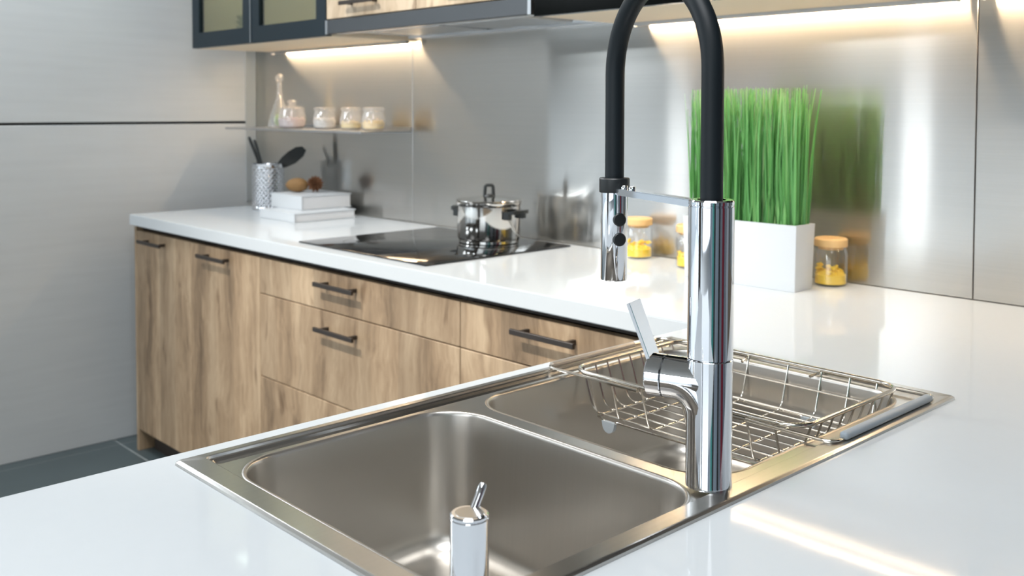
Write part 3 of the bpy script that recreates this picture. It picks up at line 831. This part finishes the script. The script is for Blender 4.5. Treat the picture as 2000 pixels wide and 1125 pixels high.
# ------------------------------------------------------------------ cooking pot
def pot():
    cx, cy, z0 = 1.600, -0.163, CT+0.0052; r = 0.091
    t = thing('cooking_pot', 'shiny steel cooking pot with black handles on the hob', 'pot', (cx, cy, z0))
    zt = 1.000
    bm = bmesh.new()
    lathe(bm, [(0.0, z0), (r-0.008, z0), (r-0.004, z0+0.002), (r-0.004, z0+0.009), (r-0.002, z0+0.011), (r, z0+0.016), (r, zt-0.012), (r+0.0015, zt-0.010), (r+0.003, zt-0.006), (r+0.004, zt-0.001), (r+0.003, zt), (r-0.002, zt), (r-0.002, z0+0.012), (0.0, z0+0.010)], cx, cy, 64)
    obj('body', bm, 'pot_steel', t)
    bm = bmesh.new()
    lathe(bm, [(0.0, zt+0.0005), (r+0.003, zt+0.0005), (r+0.0045, zt+0.003), (r+0.003, zt+0.0055), (r-0.008, zt+0.006), (r-0.03, zt+0.010), (0.02, zt+0.014), (0.0, zt+0.0145)], cx, cy, 64)
    lid = obj('lid', bm, 'pot_steel', t)
    # open stirrup knob
    bm = bmesh.new()
    u = Vector((0.55, 0.835, 0)).normalized(); v = Vector((-u.y, u.x, 0))
    c = Vector((cx, cy, zt+0.0135))
    lathe(bm, [(0.0, 0), (0.016, 0), (0.012, 0.006), (0.0, 0.007)], 0, 0, 20, axis=(0, 0, 1), origin=c)
    tube(bm, fillet([c-u*0.013, c-u*0.011+Vector((0, 0, 0.032)), c+u*0.011+Vector((0, 0, 0.032)), c+u*0.013], 0.006, 3), 0.0048, 10)
    obj('knob', bm, 'blackplastic', lid)
    d = Vector((0.79, 0.615, 0)); d = (Vector((1.6833-cx, -0.0694-cy-0.02, 0))).normalized()
    d = Matrix.Rotation(R(-34), 3, 'Z') @ d
    for s in (1, -1):
        e = d*s; w = Vector((-e.y, e.x, 0)); bm = bmesh.new()
        zc = 0.968
        o = Vector((cx, cy, zc)) + e*(r-0.001)
        # flat curved grip plus two brackets
        grip = [(-0.040, 0.010), (-0.034, 0.028), (-0.018, 0.036), (0.018, 0.036), (0.034, 0.028), (0.040, 0.010), (0.024, 0.010), (0.018, 0.018), (-0.018, 0.018), (-0.024, 0.010)]
        lo_ = [bm.verts.new(o + w*a_ + e*b_ + Vector((0, 0, -0.001+b_*0.10))) for a_, b_ in grip]
        hi_ = [bm.verts.new(o + w*a_ + e*b_ + Vector((0, 0, 0.009+b_*0.10))) for a_, b_ in grip]
        bm.faces.new(lo_[::-1]); bm.faces.new(hi_); bridge(bm, lo_, hi_)
        for a_ in (-0.032, 0.032):
            q = [(a_-0.009, -0.004), (a_+0.009, -0.004), (a_+0.008, 0.014), (a_-0.008, 0.014)]
            l1 = [bm.verts.new(o + w*x_ + e*y_ + Vector((0, 0, -0.014))) for x_, y_ in q]
            l2 = [bm.verts.new(o + w*x_ + e*y_ + Vector((0, 0, 0.0085))) for x_, y_ in q]
            bm.faces.new(l1[::-1]); bm.faces.new(l2); bridge(bm, l1, l2)
        obj('handle', bm, 'blackplastic', t)
pot()

# ------------------------------------------------------------------ books, kiwi, cone, utensils
def book(label, x0, x1, y0, y1, z0, th):
    t = thing('book', label, 'book', ((x0+x1)/2, (y0+y1)/2, z0), 'white books stacked on the worktop')
    bm = bmesh.new()
    box(bm, x0, x1, y0, y1, z0, z0+0.003, bev=0.0008, seg=1)
    box(bm, x0, x1, y0, y1, z0+th-0.003, z0+th, bev=0.0008, seg=1)
    box(bm, x0, x1, y0, y0+0.003, z0+0.003, z0+th-0.003)
    obj('cover', bm, 'white', t)
    obj('pages', B(x0+0.005, x1-0.004, y0+0.0035, y1-0.004, z0+0.0031, z0+th-0.0031), 'paper', t)
book('thinner white book lying at the bottom of the stack', 0.545, 0.778, -0.312, -0.062, CT+0.0003, 0.031)
book('thick white book on top of the stack, under the kiwi', 0.495, 0.704, -0.238, -0.030, CT+0.0316, 0.050)
ZBK = CT+0.0818
def kiwi():
    cx, cy = 0.545, -0.160; bm = bmesh.new()
    d = Vector((0.70, 0.71, 0)); rr = 0.0265
    prof = [(0.0, -0.041)] + [(rr*math.sin(R(12*k))*(1.0 if k > 7 else 0.97), -0.041*math.cos(R(12*k))) for k in range(1, 15)] + [(0.0, 0.041)]
    lathe(bm, prof, 0, 0, 32, axis=d, origin=Vector((cx, cy, ZBK+rr)))
    t = thing('kiwi_fruit', 'brown oval kiwi lying on the upper white book', 'fruit', (cx, cy, ZBK))
    obj('fruit_skin', bm, 'kiwi', t)
    bm = bmesh.new(); lathe(bm, [(0.0, 0.0398), (0.003, 0.0398), (0.0026, 0.043), (0.0, 0.0434)], 0, 0, 10, axis=-d, origin=Vector((cx, cy, ZBK+rr)))
    obj('stem_end', bm, 'cone', t)
kiwi()
def cone():
    cx, cy, zc = 0.590, -0.112, ZBK+0.031
    t = thing('pine_cone', 'brown spiky dried cone beside the kiwi on the books', 'pine cone', (cx, cy, ZBK))
    bm = bmesh.new(); lathe(bm, [(0.0, -0.016)] + [(0.014*math.sin(R(20*k)), -0.014*math.cos(R(20*k))) for k in range(1, 9)] + [(0.0, 0.016)], 0, 0, 16, axis=(0, 0, 1), origin=Vector((cx, cy, zc)))
    obj('core', bm, 'cone', t)
    # one spiral scale, shared by all copies
    bm = bmesh.new()
    pts = [(0.010, -0.0045, 0), (0.010, 0.0045, 0), (0.024, 0.0055, 0.002), (0.031, 0.0, 0.005), (0.024, -0.0055, 0.002)]
    lo_ = [bm.verts.new((a_, b_, c_-0.0008)) for a_, b_, c_ in pts]; hi_ = [bm.verts.new((a_, b_, c_+0.0012)) for a_, b_, c_ in pts]
    bm.faces.new(lo_[::-1]); bm.faces.new(hi_); bridge(bm, lo_, hi_)
    bmesh.ops.recalc_face_normals(bm, faces=bm.faces)
    me = bpy.data.meshes.new('scale'); bm.to_mesh(me); bm.free(); me.materials.append(M['cone'])
    axis = Vector((0.5, -0.8, 0.35)).normalized()
    q0 = axis.to_track_quat('Z', 'Y').to_matrix()
    N_ = 46
    for k in range(N_):
        ph = k*2.39996; lat = R(-55 + 130*k/(N_-1))
        rot = q0 @ Matrix.Rotation(ph, 3, 'Z') @ Matrix.Rotation(-lat, 3, 'Y')
        o = bpy.data.objects.new('scale', me); C.objects.link(o); o.parent = t
        o.location = Vector((0, 0, zc-ZBK)); o.rotation_euler = rot.to_euler(); o.scale = (1.0, 0.9, 1.0)
cone()

def holder():
    cx, cy, z0, zt, r = 0.328, -0.156, CT+0.0003, 1.056, 0.0600
    t = thing('utensil_holder', 'perforated steel cylinder holding black utensils beside the books', 'utensil holder', (cx, cy, z0))
    bm = bmesh.new()
    # sheet with real round-ish perforations: a grid with the middle of every second cell left open
    nc = 44; rows = 15; zlo, zhi = z0+0.018, zt-0.016
    def ring(z, rr): return [bm.verts.new((cx+rr*math.cos(2*math.pi*i/nc), cy+rr*math.sin(2*math.pi*i/nc), z)) for i in range(nc)]
    rings = [ring(z0, r-0.002), ring(z0+0.002, r)] + [ring(zlo+(zhi-zlo)*k/(rows*2), r) for k in range(rows*2+1)] + [ring(zt-0.003, r), ring(zt, r+0.002), ring(zt, r-0.001)]
    for k, (p, q) in enumerate(zip(rings, rings[1:])):
        for i in range(nc):
            hole = 2 <= k < 2+rows*2 and (k % 2 == 0) and (i % 2 == (k//2) % 2)
            if not hole: bm.faces.new((p[i], p[(i+1) % nc], q[(i+1) % nc], q[i]))
    bm.faces.new(rings[0][::-1])
    o = obj('cup', bm, 'chrome', t)
    sol = o.modifiers.new('thickness', 'SOLIDIFY'); sol.thickness = 0.001
    return t
holder()

def utensil(name, label, p0, p1, r0, r1, head=None):
    t = thing(name, label, 'utensil', p0, 'black utensils in the steel holder')
    p0, p1 = Vector(p0), Vector(p1)
    bm = bmesh.new(); tube(bm, [p0, p0.lerp(p1, 0.5), p0.lerp(p1, 0.93), p0.lerp(p1, 0.985), p1], [r0, (r0+r1)/2, r1, r1*0.85, r1*0.3], 12)
    obj('handle', bm, 'utensil', t)
    if head: head(t)
ZH = CT+0.004
utensil('serving_spoon', 'black utensil handle sticking out highest at the left of the holder', (0.355, -0.135, ZH), (0.256, -0.197, 1.157), 0.004, 0.0062)
utensil('ladle', 'shorter black utensil handle just right of the highest one', (0.370, -0.150, ZH), (0.279, -0.187, 1.146), 0.004, 0.0058)
def turner(t):
    a = Vector((0.352, -0.125, 1.045)); b_ = Vector((0.405, -0.050, 1.108))
    d = (b_-a).normalized(); n = Vector((0.62, -0.62, 0.45)); n = (n - d*n.dot(d)).normalized(); w = d.cross(n).normalized()
    bm = bmesh.new(); L_ = (b_-a).length
    out = [(-0.012, 0.0), (-0.024, 0.25), (-0.029, 0.55), (-0.026, 0.85), (-0.012, 1.04), (0.010, 1.08), (0.024, 0.90), (0.029, 0.55), (0.022, 0.22), (0.012, 0.0)]
    lo_ = [bm.verts.new(a + w*x_ + d*L_*y_ - n*0.0015 - n*0.010*(y_*(1-y_))) for x_, y_ in out]
    hi_ = [bm.verts.new(a + w*x_ + d*L_*y_ + n*0.0015 - n*0.010*(y_*(1-y_))) for x_, y_ in out]
    bm.faces.new(lo_[::-1]); bm.faces.new(hi_); bridge(bm, lo_, hi_)
    obj('blade', bm, 'utensil', t)
utensil('turner', 'black broad-bladed turner leaning right out of the steel holder', (0.318, -0.185, ZH), (0.354, -0.122, 1.05), 0.0045, 0.0055, turner)

# ------------------------------------------------------------------ glass wall shelf and its jars
SZ = CT+0.3139
def shelf():
    t = thing('wall_shelf', 'thin steel shelf on the back wall carrying small glass jars', 'shelf', (0.58, -0.1, SZ-0.006))
    obj('board', B(0.10, 1.030, -0.215, -0.0045, SZ-0.007, SZ, bev=0.001, seg=1), 'aluminium', t)
    obj('back_lip', B(0.10, 1.030, -0.0075, -0.0045, SZ, SZ+0.012), 'aluminium', t)
shelf()
def small_jar(name, label, cx, cy, r, h, fill, fmat, neck=0.8, knob=False, seed=1):
    z0 = SZ+0.0003
    t = thing(name, label, 'jar', (cx, cy, z0), 'glass jars on the wall shelf')
    bm = bmesh.new()
    outer = [(0.0, z0), (r*0.72, z0), (r*0.92, z0+h*0.08), (r, z0+h*0.30), (r*0.98, z0+h*0.52), (r*neck, z0+h*0.78), (r*neck, z0+h*0.84), (r*(neck+0.06), z0+h*0.86)]
    inner = [(max(a-0.002, 0.0), b_+(0.003 if i < 2 else 0)) for i, (a, b_) in enumerate(outer)]
    lathe(bm, outer + inner[::-1], cx, cy, 36)
    obj('glass_body', bm, 'shelfglass', t)
    bm = bmesh.new(); zl = z0+h*0.862
    top = [(0.0, zl), (r*(neck+0.06), zl), (r*(neck+0.08), zl+h*0.03), (r*(neck+0.06), z0+h*0.97), (r*neck*0.9, z0+h), (0.0, z0+h)]
    if knob: top = [(0.0, zl), (r*(neck+0.06), zl), (r*(neck+0.04), zl+h*0.03), (r*0.35, zl+h*0.10), (r*0.22, zl+h*0.13), (r*0.26, zl+h*0.20), (r*0.36, zl+h*0.26), (r*0.22, zl+h*0.34), (0.0, zl+h*0.35)]
    lathe(bm, top, cx, cy, 32); obj('lid', bm, 'shelfglass', t)
    zf = z0+0.0035; hh = h*fill; bm = bmesh.new()
    lathe(bm, [(0.0, zf), (r*0.70, zf), (r*0.89, zf+h*0.08), (r*0.95, zf+min(hh, h*0.3)), (r*0.93, zf+hh), (r*0.4, zf+hh*1.10), (0.0, zf+hh*1.06)], cx, cy, 28)
    rnd = random.Random(seed)
    for k in range(26):
        q = rnd.uniform(0, 6.283); rr = r*0.80*math.sqrt(rnd.random()); s = 0.005
        c = Vector((cx+rr*math.cos(q), cy+rr*math.sin(q), zf+hh*1.0+rnd.uniform(-0.003, 0.004)))
        lathe(bm, [(0.0, -s), (s*0.8, -s*0.6), (s, 0), (s*0.8, s*0.6), (0.0, s)], 0, 0, 8, axis=(rnd.gauss(0, 1), rnd.gauss(0, 1), 1), origin=c)
    obj('contents', bm, fmat, t)
small_jar('candy_jar', 'low wide glass jar of pale sweets with a knobbed lid', 0.462, -0.13, 0.052, 0.088, 0.36, 'sweets', 0.86, True, 2)
small_jar('storage_jar', 'plain round white-filled glass jar between sweets and yellow jars', 0.660, -0.115, 0.042, 0.079, 0.40, 'flour', 0.86, False, 3)
small_jar('storage_jar', 'small shelf jar a third full of pale yellow grain', 0.828, -0.115, 0.039, 0.079, 0.26, 'palepasta', 0.84, False, 4)
small_jar('storage_jar', 'rightmost shelf jar with orange-yellow pasta inside', 0.962, -0.115, 0.041, 0.079, 0.30, 'pasta', 0.84, False, 5)
def carafe():
    cx, cy, z0 = 0.345, -0.115, SZ+0.0003
    t = thing('glass_carafe', 'slender conical glass carafe with ball stopper at the shelf end', 'carafe', (cx, cy, z0))
    o_ = [(0.0, z0), (0.040, z0), (0.045, z0+0.005), (0.041, z0+0.030), (0.026, z0+0.075), (0.012, z0+0.115), (0.0085, z0+0.150), (0.0095, z0+0.168)]
    bm = bmesh.new(); lathe(bm, o_ + [(max(a-0.0018, 0), b_+0.002) for a, b_ in o_[::-1]], cx, cy, 32)
    obj('glass_body', bm, 'shelfglass', t)
    bm = bmesh.new(); zc = z0+0.190
    lathe(bm, [(0.0, z0+0.155), (0.0065, z0+0.155), (0.0085, z0+0.172)] + [(0.0155*math.sin(R(150-12*k)), zc-0.0155*math.cos(R(30+12*k))) for k in range(0, 12)] + [(0.0, zc+0.0155)], cx, cy, 24)
    obj('stopper', bm, 'shelfglass', t)
    g = thing('lime_fruit', 'bright green lime standing inside the conical glass carafe', 'fruit', (cx, cy, z0+0.003))
    bm = bmesh.new(); zc = z0+0.030
    lathe(bm, [(0.0, -0.026)] + [(0.0215*math.sin(R(15*k)), -0.0235*math.cos(R(15*k))) for k in range(1, 12)] + [(0.0, 0.026)], 0, 0, 24, axis=(0, 0, 1), origin=Vector((cx, cy, zc)))
    obj('peel', bm, 'green', g)
    bm = bmesh.new(); lathe(bm, [(0.0, 0.0245), (0.003, 0.0245), (0.0015, 0.030), (0.0, 0.030)], 0, 0, 10, axis=(0, 0, 1), origin=Vector((cx, cy, zc)))
    obj('stem', bm, 'cone', g)
carafe()

# ------------------------------------------------------------------ wall cabinets
UY = -0.360; UT = 2.25
def wall_shell(t, x0, x1, mat, zb=UZ, zt=UT, back=-0.0045):
    bm = bmesh.new(); th = 0.018; yf = UY+0.022
    box(bm, x0+0.0005, x0+th, yf, back, zb, zt); box(bm, x1-th, x1-0.0005, yf, back, zb, zt)
    box(bm, x0+th, x1-th, yf, back, zb, zb+th); box(bm, x0+th, x1-th, yf, back, zt-th, zt)
    box(bm, x0+th, x1-th, back-0.008, back, zb+th, zt-th)
    return obj('carcass', bm, mat, t)
def glass_unit(label, x0, x1):
    t = thing('glass_wall_cabinet', label, 'cabinet', ((x0+x1)/2, -0.18, UZ), 'glass-door wall cabinets')
    wall_shell(t, x0, x1, 'carcass')
    obj('shelf_board', B(x0+0.019, x1-0.019, UY+0.05, -0.014, 1.86, 1.868), 'glass', t)
    area('cabinet_fill_light', ((x0+x1)/2, -0.17, UT-0.03), 0.2, 2.2, (1.0, 0.95, 0.86)).parent = None  # small fill added to lift the dark interior
    f = 0.056; a, b_, z0, z1 = x0+0.0015, x1-0.0015, UZ+0.0005, UT
    bm = bmesh.new()
    for q in ((a, b_, z0, z0+f), (a, b_, z1-f, z1), (a, a+f, z0+f, z1-f), (b_-f, b_, z0+f, z1-f)):
        box(bm, q[0], q[1], UY, UY+0.021, q[2], q[3])
    d = obj('door_frame', bm, 'teal_frame', t)
    obj('pane', B(a+f-0.004, b_-f+0.004, UY+0.008, UY+0.012, z0+f-0.004, z1-f+0.004), 'doorglass', d)
    return t
glass_unit('dark teal framed glass wall cabinet farthest left, above the counter end', LX, 0.578)
glass_unit('dark teal framed glass wall cabinet next to the cooker hood', 0.578, 1.055)
obj_strip = thing('cabinet_trim', 'pale aluminium strip between the two glass cabinet doors', 'trim', (0.578, UY-0.001, UZ))
obj('strip', B(0.5755, 0.5805, UY-0.003, UY-0.0005, UZ+0.001, UT), 'aluminium', obj_strip)
# crockery behind the glass
def bowl_stack(cx, cy, z0):
    for k in range(5):
        bm = bmesh.new(); z = z0 + 0.0195*k + 0.0003; r = 0.062
        lathe(bm, [(0.0, z), (0.028, z), (0.030, z+0.004), (0.052, z+0.012), (r, z+0.024), (r-0.002, z+0.025), (0.050, z+0.015), (0.026, z+0.006), (0.0, z+0.005)], cx, cy, 32)
        nm = ['lowest', 'second lowest', 'middle', 'second highest', 'topmost'][k]
        tag(obj('bowl', bm, 'plate'), nm + ' cream bowl of the stack behind the left cabinet glass', 'bowl', 'cream bowls stacked in the left wall cabinet')
bowl_stack(0.30, -0.20, UZ+0.0183)
def bottle(cx, cy, h, r, label):
    z0 = UZ+0.0183
    t = thing('bottle', label, 'bottle', (cx, cy, z0))
    bm = bmesh.new(); lathe(bm, [(0.0, z0), (r, z0), (r, z0+h*0.55), (r*0.45, z0+h*0.72), (r*0.35, z0+h*0.95), (0.0, z0+h*0.95)], cx, cy, 28); obj('glass_body', bm, 'plate', t)
    bm = bmesh.new(); lathe(bm, [(0.0, z0+h*0.951), (r*0.4, z0+h*0.951), (r*0.4, z0+h), (0.0, z0+h)], cx, cy, 20); obj('cap', bm, 'corkwood', t)
bottle(0.94, -0.13, 0.24, 0.035, 'pale bottle behind the glass door beside the hood')

# oak flap cabinet above the hood
HX0, HX1 = 1.0575, 1.977
t = thing('hood_wall_cabinet', 'pale oak wall cabinet with dark pull above the cooker hood', 'cabinet', ((HX0+HX1)/2, -0.18, 1.545))
wall_shell(t, HX0, HX1, 'carcass', zb=1.542)
for a, b_, hx in ((HX0, 1.512, 1.262), (1.512, HX1, 1.745)):
    d = obj('door', B(a+0.0015, b_-0.0015, UY, UY+0.021, 1.5435, UT, bev=0.001, seg=1), 'oak_pale', t)
    pull(d, hx-0.088, hx+0.088, UY, 1.583)
def hood():
    t = thing('cooker_hood', 'slim grey cooker hood set between the wall cabinets', 'cooker hood', ((HX0+HX1)/2, -0.2, UZ+0.004))
    z0, z1 = UZ+0.004, 1.540
    obj('front_strip', B(HX0+0.014, HX1-0.014, UY-0.004, UY+0.016, z0+0.001, z1, bev=0.001, seg=1), 'hoodgrey', t)
    for a in (HX0+0.001, HX1-0.0125): obj('end_cap', B(a, a+0.0115, UY-0.005, UY+0.016, z0, z1), 'aluminium', t)
    bm = bmesh.new()
    box(bm, HX0+0.006, HX1-0.006, UY+0.0165, -0.006, z0+0.010, z1)
    box(bm, HX0+0.006, HX1-0.006, UY+0.0165, UY+0.05, z0+0.002, z0+0.010)
    box(bm, HX0+0.006, HX1-0.006, -0.045, -0.006, z0+0.002, z0+0.010)
    obj('housing', bm, 'hoodlight', t)
    for k in range(3):
        a = HX0+0.13+0.23*k; obj('vent_slot', B(a, a+0.17, -0.085, -0.066, z0+0.0075, z0+0.0098), 'black', t)
    for a in (1.20, 1.55):
        obj('grease_filter', B(a, a+0.32, UY+0.075, -0.10, z0+0.004, z0+0.0099, bev=0.001, seg=1), 'aluminium', t)
hood()
t = thing('black_wall_cabinet', 'glossy black wall cabinet above the grass planter', 'cabinet', (3.1, -0.18, UZ))
wall_shell(t, 1.98, 4.2, 'carcass')
for a, b_ in ((1.98, 2.895), (2.895, 3.55), (3.55, 4.2)):
    obj('door', B(a+0.0015, b_-0.0015, UY, UY+0.021, UZ-0.001, UT, bev=0.001, seg=1), 'blackgloss', t)

# ------------------------------------------------------------------ LED strips under the wall cabinets
def led(label, x0, x1):
    t = thing('led_strip', label, 'light', ((x0+x1)/2, -0.03, UZ-0.010), 'warm LED strips under the wall cabinets')
    bm = bmesh.new()
    box(bm, x0-0.004, x1+0.004, -0.046, -0.044, UZ-0.010, UZ-0.0003); box(bm, x0-0.004, x1+0.004, -0.044, -0.030, UZ-0.002, UZ-0.0003)
    for a in (x0-0.004, x1): box(bm, a, a+0.004, -0.044, -0.030, UZ-0.010, UZ-0.002)
    obj('channel', bm, 'aluminium', t)
    obj('diffuser', B(x0+0.0002, x1-0.0002, -0.0405, -0.0335, UZ-0.0085, UZ-0.003), 'led', t)
led('warm LED strip under the glass cabinets above the jar shelf', 0.165, 1.045)
led('warm LED strip under the black cabinet behind the faucet arch', 2.035, 2.872)
led('warm LED strip under the black cabinet past the steel seam', 2.925, 3.9)
